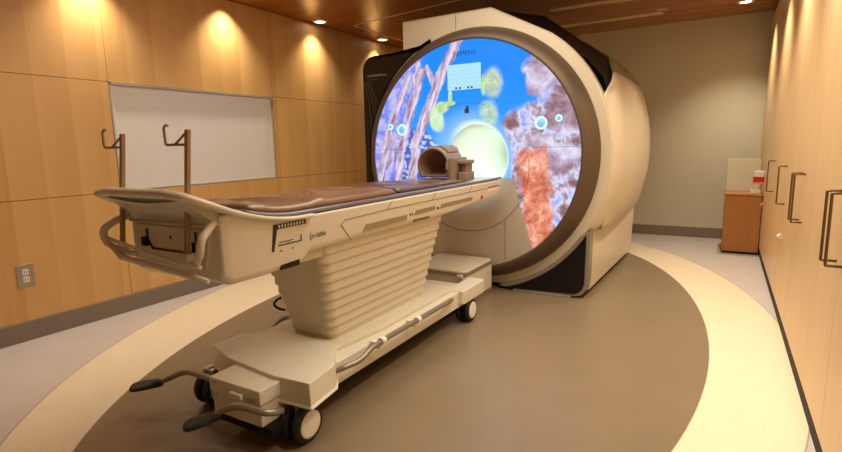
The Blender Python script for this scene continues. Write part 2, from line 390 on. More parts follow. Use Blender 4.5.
# left wall : dark backing, panels with open joints
lw = MB(); g = .004
lw.box(XL - .12, XL - .03, Y0, YB, 0, 3.0)
lw.build('wall_left', M['gap'], kind='structure')
ys = [Y0, -1.10, .65, 2.41, 4.17, 5.96, YB]; zs = [.14, 1.018, 1.903, 2.797]
pn = MB()
for i in range(len(ys) - 1):
    for j in range(3):
        if i == 3 and j == 1: continue
        pn.box(XL - .03, XL, ys[i] + g / 2, ys[i + 1] - g / 2, zs[j] + g / 2, zs[j + 1] - g / 2)
pw = pn.build('wall_left', M['wall_wood'], kind='structure', bevel=.001, seg=1)
pw.name = 'wall_left_cladding'; pw.name = 'wall_left.002'
MB().box(XL - .03, XL + .012, Y0, YB, 0, .14).build('baseboard_left', M['base'], bevel=.003, kind='structure')
MB().box(-3.2, .44, YB - .012, YB, 0, .14).build('baseboard_back', M['base'], bevel=.003, kind='structure')
# white panel in the wood wall
wp = thing('wall_panel', (XL - .03, 3.29, 1.03), 'large white rectangular panel set into the wood-clad left wall', 'wall panel')
MB().box(XL - .029, XL - .022, 2.415, 4.165, 1.022, 1.899).build('panel_face', M['white_board'], wp)
fr = MB()
fr.box(XL - .021, XL - .004, 2.414, 2.426, 1.02, 1.90); fr.box(XL - .021, XL - .004, 4.154, 4.166, 1.02, 1.90)
fr.box(XL - .021, XL + .012, 2.427, 4.153, 1.885, 1.902); fr.box(XL - .021, XL - .002, 2.427, 4.153, 1.02, 1.031)
fr.build('edge_trim', mat('grey_trim', srgb(176, 164, 148), .4), wp)
# wall outlet
ot = thing('wall_outlet', (XL, 1.665, .47), 'steel wall outlet plate with white sockets low on the wood wall', 'outlet')
MB().prism(rrect(1.61, 1.72, .395, .56, .008), 0, XL + .0005, XL + .008).build('cover_plate', M['steel'], ot, bevel=.002)
for zc in (.505, .452):
    so = MB().prism(rrect(1.645, 1.685, zc - .022, zc + .022, .008), 0, XL + .0085, XL + .011).build('socket', M['white'], ot)
    MB().box(XL + .0112, XL + .0118, 1.655, 1.658, zc - .008, zc + .008).box(XL + .0112, XL + .0118, 1.672, 1.675, zc - .006, zc + .008).build('slot', M['ink'], so)

# downlights
def downlight(x, y, label, grp):
    z = cz(x, y)
    t = thing('ceiling_light', (x, y, z - .012), label, 'ceiling light', grp)
    MB().lathe((x, y, 0), 2, [(.058, z - .001), (.058, z - .009), (.062, z - .012), (.082, z - .010), (.086, z - .001)], 40).build('trim_ring', M['lampring'], t)
    MB().lathe((x, y, 0), 2, [(.0001, z - .006), (.057, z - .006), (.057, z - .003), (.0001, z - .003)], 32).build('lens', M['disc'], t)
LN = ['round downlight above the wood wall, nearest the black scanner wing', 'round downlight above the wood wall, left of the pale ceiling line corner']
for (x, y), l in zip(LEFT_LIGHTS[:2], LN): downlight(x, y, l, 'downlights along the wood wall')
downlight(*RIGHT_LIGHTS[0], 'round downlight at the far right of the ceiling above the tall cabinets', 'downlights along the cabinets')

# pale lines in the ceiling (edge of the access panel) and slot diffusers
tl = MB()
def cbar(x0, y0, x1, y1, wd):
    d = Vector((x1 - x0, y1 - y0, 0)).normalized(); nn = Vector((-d.y, d.x, 0)) * wd / 2
    N = 8; top = []; 
    ringA = [];
    for k in range(N + 1):
        t = k / N; x = x0 + (x1 - x0) * t; y = y0 + (y1 - y0) * t; z = cz(x, y)
        ringA.append([(x - nn.x, y - nn.y, z - .004), (x + nn.x, y + nn.y, z - .004), (x + nn.x, y + nn.y, z + .004), (x - nn.x, y - nn.y, z + .004)])
    tl.loft(ringA)
cbar(-3.98, 5.26, -.2, 5.26 - .62, .016); cbar(-3.98, 5.26, -3.98, 7.6, .016)
tl.build('trim_1', M['trimwood'], kind='structure')
def slot_diffuser(x0, x1, y, label):
    zc = cz((x0 + x1) / 2, y)
    t = thing('slot_diffuser', ((x0 + x1) / 2, y, zc - .012), label, 'air diffuser')
    MB().box(x0, x1, y - .035, y + .035, zc - .004, zc + .002).build('backing', M['gap'], t)
    MB().box(x0, x1, y - .045, y - .028, zc - .012, zc + .002).box(x0, x1, y + .028, y + .045, zc - .012, zc + .002).box(x0 - .01, x0, y - .045, y + .045, zc - .012, zc + .002).box(x1, x1 + .01, y - .045, y + .045, zc - .012, zc + .002).build('frame', M['slotlight'], t)
    MB().box(x0, x1, y - .006, y + .006, zc - .010, zc).build('slat', M['slotlight'], t)
slot_diffuser(-1.80, -.75, 6.12, 'thin slot air diffuser in the wood ceiling, the nearer of the pair')
slot_diffuser(-1.95, -.75, 7.15, 'thin slot air diffuser in the wood ceiling, close to the back wall')
MB().box(-.78, -.66, 6.93, 6.97, cz(-.7, 6.95) - .008, cz(-.7, 6.95)).build('ceiling_sensor', M['white'], bevel=.003)
tag(bpy.data.objects['ceiling_sensor'], 'tiny white rectangular fitting beside the slot diffusers on the ceiling', 'ceiling fitting')

# ------------------------------------------------------------------ scanner
SC = thing('mri_scanner', (-2.03, 5.3, 0), 'large MRI scanner with reef picture on its round face', 'mri scanner')
cx0, _, cz0 = FC
N = 128
# face: annulus from outer disc to the funnel seam, then funnel to the bore
f_out = circ(cx0, cz0, FR, 4.32, N); f_in = circ(-2.03, 1.13, .585, 4.322, N)
MB().loft([f_out, [tuple(Vector(a).lerp(Vector(b), .5)) for a, b in zip(f_out, f_in)], f_in], cap=False).build('front_face', M['face'], SC, fix=False)
rings = []
for k in range(13):
    t = k / 12; rr = .585 + (.31 - .585) * math.sin(t * PI / 2); yy = 4.322 + .25 * (1 - math.cos(t * PI / 2)); zc = 1.13 + (1.23 - 1.13) * t
    rings.append(circ(-2.03, zc, rr, yy, N))
MB().loft(rings, cap=False, smooth=True).build('funnel', M['face'], SC, fix=False)
MB().loft([circ(-2.03, 1.23, .31, 4.572, N), circ(-2.03, 1.23, .30, 4.60, N), circ(-2.03, 1.23, .30, 6.2, N)], cap=False, smooth=True).build('bore_liner', M['bore'], SC, fix=False)
# seams on the face
sm = MB()
sm.tube([(-2.03 + .586 * math.cos(a), 4.319, 1.13 + .586 * math.sin(a)) for a in [math.radians(-200 + 222 * k / 90) for k in range(91)]], .0018, 6)
sm.tube([(-2.03 + .586 * math.cos(a), 4.319, 1.13 + .586 * math.sin(a)) for a in [math.radians(72 + 38 * k / 30) for k in range(31)]], .0018, 6)
sm.box(-1.47, -1.003, 4.3185, 4.321, 1.3085, 1.3115); sm.box(-3.057, -2.585, 4.3185, 4.321, 1.3085, 1.3115)
sm.box(-1.6615, -1.6585, 4.3185, 4.321, .30, .672); sm.box(-2.4015, -2.3985, 4.3185, 4.321, .30, .672)
sm.build('panel_seam', mat('seam_shade', srgb(96, 80, 64), .6), SC)
# bronze ring
MB().lathe((cx0, 0, cz0), 1, [(1.03, 4.325), (1.028, 4.31), (1.036, 4.302), (1.05, 4.302), (1.105, 4.35), (1.145, 4.42), (1.158, 4.465), (1.158, 4.55)], 128).build('bronze_ring', M['ring'], SC)
# beige bezel around it
def bez_outline():
    pts = []
    R = 1.252
    for k in range(0, 61):                       # from lower right, counter clockwise to the shoulder
        a = math.radians(-128 + k * (128 + 55) / 60); pts.append((cx0 + R * math.cos(a), cz0 + R * math.sin(a)))
    pts += [(-1.86, 2.545), (-2.785, 2.54), (-2.785, 2.20)]
    for k in range(0, 31):
        a = math.radians(128 + k * (232 - 128) / 30); pts.append((cx0 + 1.19 * math.cos(a), cz0 + 1.19 * math.sin(a)))
    return pts
bo = [(x, z) for x, z in bez_outline() if z > -5]
bo = [(x, max(z, .03)) for x, z in bo]
inner = []
bm_ = MB()
n_ = len(bo)
outer = [(x, z) for x, z in bo]
inner = []
for x, z in outer:
    a = math.atan2(z - cz0, x - cx0); inner.append((cx0 + 1.15 * math.cos(a), max(.03, cz0 + 1.15 * math.sin(a))))
def sh(pts, k): return [(cx0 + (x - cx0) * k, cz0 + (z - cz0) * k) for x, z in pts]
o2 = sh(outer, .988)
bm_.loft([[(x, 4.50, z) for x, z in inner], [(x, 4.455, z) for x, z in inner], [(x, 4.455, z) for x, z in o2], [(x, 4.475, z) for x, z in outer], [(x, 4.57, z) for x, z in outer]], cap=False)
bm_.build('front_bezel', M['shell'], SC)
# joint line in the bezel top
MB().box(-2.2035, -2.2, 4.4535, 4.456, 2.39, 2.53).build('panel_seam', M['gap'], SC)
# black core behind everything
core = [(-.88, .60), (-.80, .85), (-.76, 1.12), (-.765, 1.45), (-.82, 1.73), (-.875, 1.925), (-1.04, 2.165), (-1.20, 2.275), (-1.47, 2.480), (-1.68, 2.635), (-2.60, 2.59), (-2.72, 2.15), (-3.2, 2.05), (-3.2, .60)]
def ring_prism(mb, poly, y0, y1, cxh=-2.03, czh=1.23, rh=.305, n=64):
    """prism with the round bore hole left open: only side walls and a holed front"""
    mb.loft([[(x, y0, z) for x, z in poly], [(x, y1, z) for x, z in poly]], cap=False)
    def cap(y):
        # fan between hole and polygon, radially sampled
        hole = []; out = []
        for k in range(n):
            a = 2 * PI * k / n; d = (math.cos(a), math.sin(a)); best = 9
            for i in range(len(poly)):
                (x1, z1), (x2, z2) = poly[i], poly[(i + 1) % len(poly)]
                ex, ez = x2 - x1, z2 - z1; den = d[0] * ez - d[1] * ex
                if abs(den) < 1e-9: continue
                t = ((x1 - cxh) * ez - (z1 - czh) * ex) / den; s_ = ((x1 - cxh) * d[1] - (z1 - czh) * d[0]) / den
                if t > 0 and -1e-6 <= s_ <= 1 + 1e-6: best = min(best, t)
            hole.append((cxh + rh * d[0], y, czh + rh * d[1])); out.append((cxh + best * d[0], y, czh + best * d[1]))
        mb.loft([hole, out], cap=False)
    cap(y0); cap(y1)
cm = MB(); ring_prism(cm, core, 5.45, 6.45)
core_f = [(-.88, .60), (-.80, .85), (-.78, 1.12), (-.785, 1.45), (-.85, 1.73), (-.90, 1.88), (-1.03, 2.03), (-1.19, 2.15), (-1.42, 2.30), (-1.90, 2.545), (-2.76, 2.53), (-2.78, 2.15), (-3.15, 2.10), (-3.15, .60)]
cm.loft([[(x, 4.555, z) for x, z in core_f], [(x, 5.45, z) for x, z in core]], cap=False)
cm.build('magnet_core', M['blackm'], SC, fix=False)
# black wing at the left
wg = [(-3.265, .04), (-3.265, 2.11)] + [(-3.125 + .14 * math.cos(a), 2.11 + .14 * math.sin(a)) for a in [PI - k * PI / 2 / 8 for k in range(1, 9)]] + [(-2.45, 2.262), (-2.45, 2.2)]
wg2 = []
for k in range(0, 25):
    a = math.radians(112 + k * (238 - 112) / 24); wg2.append((cx0 + 1.17 * math.cos(a), max(.04, cz0 + 1.17 * math.sin(a))))
wpoly = wg[:-1] + wg2
wing = MB().prism([(x, z) for x, z in wpoly], 1, 4.43, 5.0).build('side_wing', M['black'], SC, bevel=.012)
# fine curved lines and lettering on the wing
wl = MB()
for k in range(7):
    pts = []
    for j in range(22):
        t = j / 21; z = 2.0 - 1.15 * t; x = -3.245 + .012 * k + (.05 + .028 * k) * math.sin(PI * t) * (1 if k % 2 else .5) * .9
        pts.append((x, 4.4285, z))
    wl.tube(pts, .0012, 4)
wl.build('line_pattern', mat('silver_lines', srgb(120, 104, 84), .4, metal=.3), wing)
text('MAGNETOM Prisma', 'lettering', mat('silver_ink', srgb(190, 178, 160), .4), wing, (-3.20, 4.4295, 2.045), (1, 0, 0), (0, 0, 1), .022, .235)
text('A Tim+Dot System', 'lettering', mat('bronze_ink', srgb(140, 118, 88), .4), wing, (-3.20, 4.4295, 2.012), (1, 0, 0), (0, 0, 1), .012, .12)
# side cover (barrel), right and left
def side_cover(sgn, name):
    prof = [(-.872, .59), (-.85, .63), (-.83, .68), (-.808, .75), (-.79, .83), (-.755, .98), (-.74, 1.12), (-.737, 1.28), (-.745, 1.45), (-.765, 1.60), (-.785, 1.68), (-.796, 1.735), (-.799, 1.745), (-.83, 1.85), (-.862, 1.945)]
    rows = []
    for i, (x, z) in enumerate(prof):
        y0 = 4.462 if z < 1.74 else 4.50 + .37 * ((z - 1.74) / .205) ** 1.2
        xb = cx0 + math.sqrt(max(0, 1.250 ** 2 - (z - cz0) ** 2))
        row = []
        for j in range(21):
            t = (j / 20) ** 1.6; y = y0 + (6.52 - y0) * t
            xx = x + .012 * math.sin(PI * t)
            q = math.sin(min(1, (y - y0) / .22) * PI / 2) ** .8; q = max(q, min(1, max(0, (z - 1.66) / .20))); xx = xb + (xx - xb) * q
            if sgn < 0: xx = -4.06 - xx
            row.append((xx, y, z))
        rows.append(row)
    mb = MB()
    mb.loft(rows, cap=False, smooth=True, closed=False)
    o = mb.build(name, M['shell'], SC, fix=False)
    sd = o.modifiers.new('solid', 'SOLIDIFY'); sd.thickness = .02; sd.offset = -1 if sgn > 0 else 1
    return o
side_cover(1, 'side_cover'); side_cover(-1, 'side_cover')
# top cover triangle on the chamfer, beige with its shade painted in
def chz(x): return 1.945 + (-.862 - x) * .90 + .012
ol = [(-.862, 1.945, 4.88), (-.95, 2.075, 5.22), (-1.04, 2.185, 5.52), (-1.20, 2.295, 5.92), (-1.47, 2.50, 6.40), (-1.50, 2.525, 6.50)]
MB().loft([[(x, y, z), (x, 6.53, z), (x - .02, 6.53, z - .022), (x - .02, y, z - .022)] for x, z, y in ol], True, False).build('top_cover', M['shaded_beige'], SC)
# base block
bp = [(-.935, .07), (-.905, .585)]
bs = MB()
bs.loft([[(-3.12, 4.52, .05), (-.955, 4.52, .05), (-.925, 4.52, .60), (-3.12, 4.52, .60)], [(-3.12, 6.5, .05), (-.90, 6.5, .05), (-.875, 6.5, .60), (-3.12, 6.5, .60)]])
bs.build('base_cover', M['shell'], SC, bevel=.01)
MB().box(-3.0, -1.02, 4.56, 6.45, 0, .05).build('plinth', M['blackm'], SC)
# grey column frame with black infill below the ring, front right (and mirrored)
def corner(sgn):
    X = (lambda x: x) if sgn > 0 else (lambda x: -4.06 - x)
    rr = 1.228
    arc = []
    for k in range(15):
        a = math.radians(-76 + k * (76 - 34) / 14); arc.append((cx0 + rr * math.cos(a), cz0 + rr * math.sin(a)))
    outer = arc + [(-.925, .60), (-.935, .15), (-.95, .08), (-.99, .03), (-1.05, .012), (-1.60, .012), (-1.76, .03)]
    MB().prism([(X(x), z) for x, z in outer], 1, 4.40, 4.52).build('corner_frame', M['greycol'], SC, bevel=.008)
    rr = 1.262; arc = []
    for k in range(19):
        a = math.radians(-74.5 + k * (74.5 - 32) / 18); arc.append((cx0 + rr * math.cos(a), cz0 + rr * math.sin(a)))
    inn = [(x, max(z, .022)) for x, z in arc] + [(-.968, .14), (-.982, .09), (-1.02, .05), (-1.06, .035), (-1.60, .022)]
    MB().prism([(X(x), z) for x, z in inn], 1, 4.393, 4.41).build('dark_panel', M['black'], SC)
corner(1)
MB().box(-1.60, -1.08, 4.36, 4.44, .0, .018).build('foot_plate', M['greycol'], SC)
# display
dp = MB().prism(rrect(-2.218, -1.892, 1.835, 2.057, .006, 3), 1, 4.309, 4.319).build('display', M['screen'], SC)
for x in (-2.14, -2.10, -2.02, -1.985): MB().box(x, x + .018, 4.3075, 4.3085, 1.842, 1.858).build('icon', M['ink'], dp)
text('SIEMENS', 'lettering', M['logo'], SC, (-2.168, 4.3185, 2.132), (1, 0, 0), (0, 0, 1), .042, .225)
# round control knobs with light rings
for x, z, q in ((-1.344, 1.511, .05), (-1.193, 1.546, .026), (-2.731, 1.498, .05), (-2.862, 1.531, .026)):
    k = MB().lathe((x, 0, z), 1, [(.0001, 4.303), (q * .55, 4.304), (q * .62, 4.312), (q * .62, 4.319)], 32).build('control_knob', M['knob'], SC)
    MB().lathe((x, 0, z), 1, [(q * .72, 4.319), (q * .74, 4.313), (q * 1.06, 4.313), (q * 1.1, 4.319)], 40).build('light_ring', M['cyan'], k)
# small emblem above the bore
MB().box(-2.05, -2.01, 4.312, 4.3195, 1.625, 1.665).box(-2.035, -2.015, 4.312, 4.3195, 1.664, 1.69).build('emblem', mat('dark_emblem', srgb(60, 62, 40), .5), SC)


# ------------------------------------------------------------------ patient table
TX = -1.965
TB = thing('patient_table', (TX, 2.6, 0), 'cream mobile patient table with stepped column running into the scanner bore', 'patient table')
def sym(pts): return pts + [(2 * TX - x, y) for x, y in reversed(pts)]
# base frame
bf = MB()
bf.prism([(TX - .345, 1.72), (TX + .345, 1.72), (TX + .345, 3.40), (TX - .345, 3.40)], 2, .155, .275)
frame = bf.build('base_frame', M['beige'], TB, bevel=.008)
MB().box(TX - .26, TX + .26, 1.70, 3.45, .07, .154).build('underframe', M['blackm'], TB)
# front hood over the casters
hood = [(-2.29, 1.68), (-2.09, 1.605), (-1.72, 1.56), (-1.512, 1.575), (-1.54, 1.78), (-1.70, 1.99), (-2.18, 2.02), (-2.29, 1.85)]
hc_ = (-1.91, 1.78)
def hs(k): return [(hc_[0] + (x - hc_[0]) * k, hc_[1] + (y - hc_[1]) * k) for x, y in hood]
MB().loft([[(x, y, .200) for x, y in hs(1.035)], [(x, y, .208) for x, y in hs(1.035)], [(x, y, .214) for x, y in hs(1.01)], [(x, y, .320) for x, y in hs(.99)]]).build('front_hood', M['beige'], TB, bevel=.008, seg=3)
# low top plate between hood and column
MB().prism([(TX - .25, 1.95), (TX + .25, 1.95), (TX + .30, 2.4), (TX + .30, 3.30), (TX - .30, 3.30), (TX - .30, 2.4)], 2, .27, .30).build('base_cover', M['beige2'], TB, bevel=.006)
# rear hood
MB().prism([(TX - .30, 3.301), (TX + .30, 3.301), (TX + .30, 3.60), (TX - .30, 3.60)], 2, .165, .245).build('rear_plate', M['beige2'], TB, bevel=.01)
for s_ in (-1, 1):
    xa, xb_ = sorted((TX + s_ * .245, TX + s_ * .385)); MB().prism(rrect(xa, xb_, 3.28, 3.68, .03), 2, .18, .285).build('rear_hood', M['beige'], TB, bevel=.008, seg=2)
# pedal box
BX0, BX1 = -2.01, -1.69
pb = MB().box(BX0, BX1, 1.452, 1.62, .125, .232).box(BX0 - .006, BX1 + .008, 1.442, 1.62, .232, .302).build('pedal_box', M['beige'], TB, bevel=.005)
MB().prism(rrect(-1.865, -1.785, .238, .268, .008), 1, 1.424, 1.443).build('latch', M['white'], pb, bevel=.003)
text('AUTO', 'lettering', M['ink'], pb, (-1.765, 1.4415, .242), (1, 0, 0), (0, 0, 1), .014, .05)
text('UP', 'lettering', M['ink'], pb, (-1.995, 1.4415, .275), (1, 0, 0), (0, 0, 1), .012, .03)
text('Y', 'lettering', M['ink'], pb, (-1.985, 1.4515, .205), (1, 0, 0), (0, 0, 1), .02, .016)
MB().box(BX0 + .01, BX1 + .05, 1.46, 1.70, .085, .124).build('bottom_tray', M['blackm'], TB, bevel=.004)
# casters
def caster(x, y, face):
    c = MB()
    c.box(x - .012, x + .012, y - .03, y + .03, .07, .20).box(x - .04, x + .04, y - .03, y + .03, .178, .20)
    fk = c.build('caster', M['steel'], TB, bevel=.004)
    for dx in (-.035, .035):
        MB().lathe((x + dx, y, .092), 0, [(.030, -.022), (.076, -.022), (.087, -.016), (.092, -.006), (.092, .006), (.087, .016), (.076, .022), (.030, .022), (.030, -.022)], 48).build('wheel', M['rubber'], fk)
        sg = 1 if dx > 0 else -1
        MB().lathe((x + dx, y, .092), 0, [(.0001, sg * .0245), (.052, sg * .0245), (.064, sg * .0235), (.067, sg * .018), (.0001, sg * .0185)], 48).build('hub_cap', M['white'], fk)
for x, y in ((-1.620, 1.622), (-2.290, 1.665), (-1.645, 3.46), (-2.285, 3.46)): caster(x, y, 1)
# foot pedals with bent arms
def pedal(pts, tip, d):
    a = MB().tube(pts, .016, 14, round_=.06).build('pedal_arm', M['tubegrey'], TB)
    d = Vector(d).normalized(); sd = Vector((d.y, -d.x, 0)).normalized(); up = sd.cross(d); up = up if up.z > 0 else -up
    prof = [(-.03, .019, .019), (-.005, .024, .022), (.012, .030, .021), (.022, .044, .017), (.06, .053, .014), (.098, .052, .013), (.118, .038, .012), (.124, .014, .006)]
    rings = []
    for l, hw, th in prof:
        cc = Vector(tip) + d * l
        rings.append([cc + sd * (hw * math.cos(2 * PI * k / 16)) + up * (th * math.copysign(abs(math.sin(2 * PI * k / 16)) ** .6, math.sin(2 * PI * k / 16))) for k in range(16)])
    MB().loft(rings, True, True).build('pedal_pad', M['rubber'], a)
pedal([(-2.00, 1.53, .225), (-2.22, 1.55, .215), (-2.36, 1.555, .21), (-2.43, 1.49, .175), (-2.455, 1.465, .165)], (-2.465, 1.455, .16), (-.115, -.105, -.012))
pedal([(-1.61, 1.50, .205), (-1.625, 1.425, .225), (-1.76, 1.385, .250), (-1.84, 1.36, .215), (-1.865, 1.345, .19)], (-1.868, 1.338, .188), (-.10, -.105, -.03))
# side rails (tube with clamps)
for sg in (1,):
    X = lambda d: TX + sg * d
    rl = MB().tube([(X(.36), 1.78, .255), (X(.425), 1.98, .265), (X(.425), 2.08, .30), (X(.425), 2.25, .305), (X(.425), 3.00, .30), (X(.36), 3.14, .26)], .014, 14, round_=.06).build('side_rail', M['tubegrey'], TB)
    for y in (2.18, 2.56):
        MB().lathe((X(.425), y, .304), 1, [(.0135, -.018), (.020, -.018), (.020, .018), (.0135, .018), (.0135, -.018)], 24).box(*sorted((X(.35), X(.41))), y - .014, y + .014, .255, .292).build('clamp', M['white'], rl)
# far side brake hoop and lever
MB().tube([(-2.36, 2.14, .16), (-2.385, 2.17, .225), (-2.39, 2.24, .262), (-2.385, 2.33, .262), (-2.33, 2.44, .235)], .014, 12, round_=.04).build('brake_hoop', M['tubegrey'], TB)
MB().tube([(-2.33, 2.42, .22), (-2.335, 2.40, .33), (-2.34, 2.38, .42)], [.017, .013, .010], 12).tube([(-2.34, 2.39, .40), (-2.42, 2.29, .395), (-2.46, 2.27, .35), (-2.42, 2.30, .31), (-2.34, 2.39, .31)], .008, 10, round_=.04).build('brake_lever', M['blackm'], TB)
# stepped column
NS = 11; z0c, z1c = .275, .865; CXc = -1.945
cmb = MB()
for k in range(NS):
    t = k / (NS - 1); hw = .160 + (.240 - .160) * t; ya = 2.07 - .15 * t; yb = 3.07 + .16 * t
    za = z0c + (z1c - z0c) * k / NS; zb = z0c + (z1c - z0c) * (k + 1) / NS
    rad = .055 + .01 * t
    def ring(z, e): return [(x, y, z) for x, y in rrect(CXc - hw + e, CXc + hw - e, ya + e, yb - e, rad, 8)]
    cmb.loft([ring(za, 0), ring(zb, 0)], False, True); cmb.loft([ring(za, 0), ring(za, .03)], False, False)
col = cmb.build('lift_column', M['beige2'], TB, fix=False)


# upper body of the table -------------------------------------------------
# cross sections along y : (y, half width top, half width bottom, z bottom, z top)
def zt(y):
    if y < 1.15: return 1.19
    if y < 1.75:
        t = (y - 1.15) / .60; return 1.19 - .155 * (1 - (1 - t) ** 2)
    return 1.035 - .000 * (y - 1.75)
secs = [(1.30, .295, .27, .835), (1.345, .305, .28, .806), (1.50, .305, .285, .806), (1.74, .305, .285, .815), (1.80, .305, .285, .858), (2.2, .305, .285, .862), (2.9, .305, .29, .860), (3.15, .305, .295, .862), (3.7, .305, .30, .890), (4.05, .305, .30, .905), (4.22, .30, .298, .925)]
rings = []
for y, ht, hb_, zb in secs:
    top = zt(y) - (.0 if y > 1.3 else .03)
    zm = zb + .035
    rings.append([(TX - hb_, y, zb), (TX + hb_, y, zb), (TX + ht, y, zm), (TX + ht, y, top), (TX - ht, y, top), (TX - ht, y, zm)])
ub = MB().loft(rings).build('table_body', M['beige'], TB, bevel=.010, seg=3)
# raised end tray with thick lip
N1 = 16
def tray_pt(y, off, top=True):
    return None
edge = []   # path of the rim : left side -> near end -> right side
for k in range(0, 13): 
    y = 1.80 - .50 * k / 12; edge.append((TX - .318, y, zt(y)))
for k in range(1, 8):
    a = PI / 2 * k / 8; edge.append((TX - .318 + .06 * (1 - math.cos(a)) , 1.30 - .13 * math.sin(a), zt(1.30 - .13 * math.sin(a)) ))
n_e = len(edge)
edge = edge + [(TX - .18, 1.160, 1.190), (TX, 1.158, 1.190), (TX + .18, 1.160, 1.190)] + [(2 * TX - x, y, z) for x, y, z in reversed(edge)]
rim = []
for i, p in enumerate(edge):
    p = Vector(p); a = Vector(edge[max(i - 1, 0)]); b = Vector(edge[min(i + 1, len(edge) - 1)]); d = (b - a); d.z = 0; d.normalize()
    out = Vector((-d.y, d.x, 0)); 
    if out.dot(p - Vector((TX, 1.6, p.z))) < 0: out = -out
    wdt = .016 + .012 * max(0, min(1, (1.5 - p.y) / .3))
    rim.append([p + out * (wdt * math.cos(2 * PI * k / 12)) + Vector((0, 0, wdt * .62 * math.sin(2 * PI * k / 12))) for k in range(12)])
MB().loft(rim, True, True).build('end_lip', M['beige'], TB, fix=True)
# tray floor and its underside sloping to the end face
tf = MB()
def trayfn(a, b):
    y = 1.18 + .60 * b; hw = .30 if y > 1.32 else .30 - .06 * ((1.32 - y) / .14) ** 2
    return (TX - hw + 2 * hw * a, y, zt(y) - .012 - .016 * math.sin(PI * a))
tf.grid(trayfn, 8, 20)
tf.build('tray_floor', M['beige'], TB, fix=False)
MB().loft([[(TX - .25, 1.185, 1.168), (TX + .25, 1.185, 1.168), (TX + .25, 1.20, 1.172), (TX - .25, 1.20, 1.172)], [(TX - .29, 1.305, 1.05), (TX + .29, 1.305, 1.05), (TX + .30, 1.42, 1.08), (TX - .30, 1.42, 1.08)]]).build('tray_underside', M['beige2'], TB)
# end face : recessed panel, dark joint frame and black latches
ef = MB().loft([[(TX - .205, 1.288, .875), (TX + .205, 1.288, .875), (TX + .25, 1.288, 1.035), (TX - .25, 1.288, 1.035)], [(TX - .21, 1.302, .87), (TX + .21, 1.302, .87), (TX + .255, 1.302, 1.04), (TX - .255, 1.302, 1.04)]]).build('end_panel', M['beige2'], TB)
fj = MB()
fj.tube([(TX - .16, 1.286, 1.02), (TX - .16, 1.286, .975), (TX - .13, 1.286, .935), (TX + .13, 1.286, .935), (TX + .165, 1.286, .975), (TX + .165, 1.286, 1.025)], .005, 6)
fj.build('joint', M['ink'], ef)
for sx in (-1, 1):
    MB().box(TX + sx * .17 - .014, TX + sx * .17 + .014, 1.268, 1.288, .945, .985).build('latch', M['black'], ef, bevel=.003)
MB().box(TX - .003, TX + .003, 1.284, 1.289, .985, 1.0).build('keyhole', M['ink'], ef)
# push handle
for s_ in (-1, 1):
    MB().tube([(TX + s_ * .24, 1.34, 1.075), (TX + s_ * .30, 1.26, 1.065), (TX + s_ * .325, 1.19, 1.02), (TX + s_ * .315, 1.19, .965), (TX + s_ * .25, 1.22, .92), (TX + s_ * .20, 1.26, .91)], [.013, .015, .016, .015, .013, .012], 14, round_=.05).build('push_handle', M['beige2'], TB)
MB().tube([(TX - .325, 1.195, .985), (TX - .1, 1.19, .955), (TX + .20, 1.20, .915), (TX + .27, 1.22, .905)], .009, 10).build('cross_bar', M['beige2'], TB)
MB().tube([(TX - .325, 1.195, .975), (TX - .22, 1.20, .905), (TX + .22, 1.21, .868), (TX + .31, 1.22, .855)], [.008, .013, .013, .009], 10).build('cross_bar', M['beige'], TB)
MB().tube([(TX - .25, 1.27, 1.055), (TX + .25, 1.27, 1.055)], .006, 8).build('upper_bar', M['steel'], TB)
for px, py in ((-1.815, 1.25), (-2.262, 1.25)): MB().box(px - .022, px + .022, py - .02, py + .02, .915, .945).build('pole_socket', M['beige2'], TB, bevel=.004)

# side graphics and fittings (right side, seen from the camera); plane x = TX + .305 and a little beyond
SX = TX + .3065
lb = MB()
def onside(y0, y1, z0_, z1_, x=SX, th=.004): return (x - th, x + th * .4, y0, y1, z0_, z1_)
# side covers with joints near the top edge
jm = mat('joint_line', srgb(84, 68, 50), .6)
jj = MB()
def line(pts, r_=.0016): jj.tube([(SX, y, z) for y, z in pts], r_, 5)
zj = .985
line([(2.10, .865), (2.02, .955), (2.05, zj - .008), (2.44, zj), (4.08, zj)]); line([(2.44, zj), (2.50, 1.03)]); line([(2.98, zj), (3.03, 1.03)]); line([(3.56, zj), (3.61, 1.03)])
jj.build('joint', jm, ub)
# recessed long slots
for y0, y1, z0_, z1_, mm in ((2.20, 2.66, .893, .928, 'slot'), (2.74, 3.02, .912, .942, 'slot'), (3.08, 3.62, .915, .945, 'slot')):
    MB().prism([(y0, z0_), (y1 - .01, z0_ + .004), (y1, z1_), (y0 + .03, z1_)], 0, SX - .004, SX + .0012).build('grip_slot', M[mm], ub)
MB().box(*onside(2.74, 2.95, .868, .900, TX + .292, .02)).build('grip_handle', mat('bronze_grip', srgb(110, 94, 66), .4), ub, bevel=.004)
for y in (2.69, 2.715, 3.04, 3.06): MB().box(*onside(y, y + .010, .915, .93)).build('mark', M['ink'], ub)
rb_ = MB().lathe((SX, 3.80, .925), 0, [(.0001, .006), (.014, .005), (.018, 0), (.018, -.003), (.0001, -.003)], 24).build('stop_button', M['red'], ub)
MB().box(*onside(3.86, 3.875, .955, .985)).build('mark', M['white'], ub)
MB().box(*onside(3.93, 4.17, .955, .985)).build('label_plate', M['white'], ub)
MB().box(*onside(3.93, 4.17, .988, .994)).build('label_bar', M['ink'], ub)
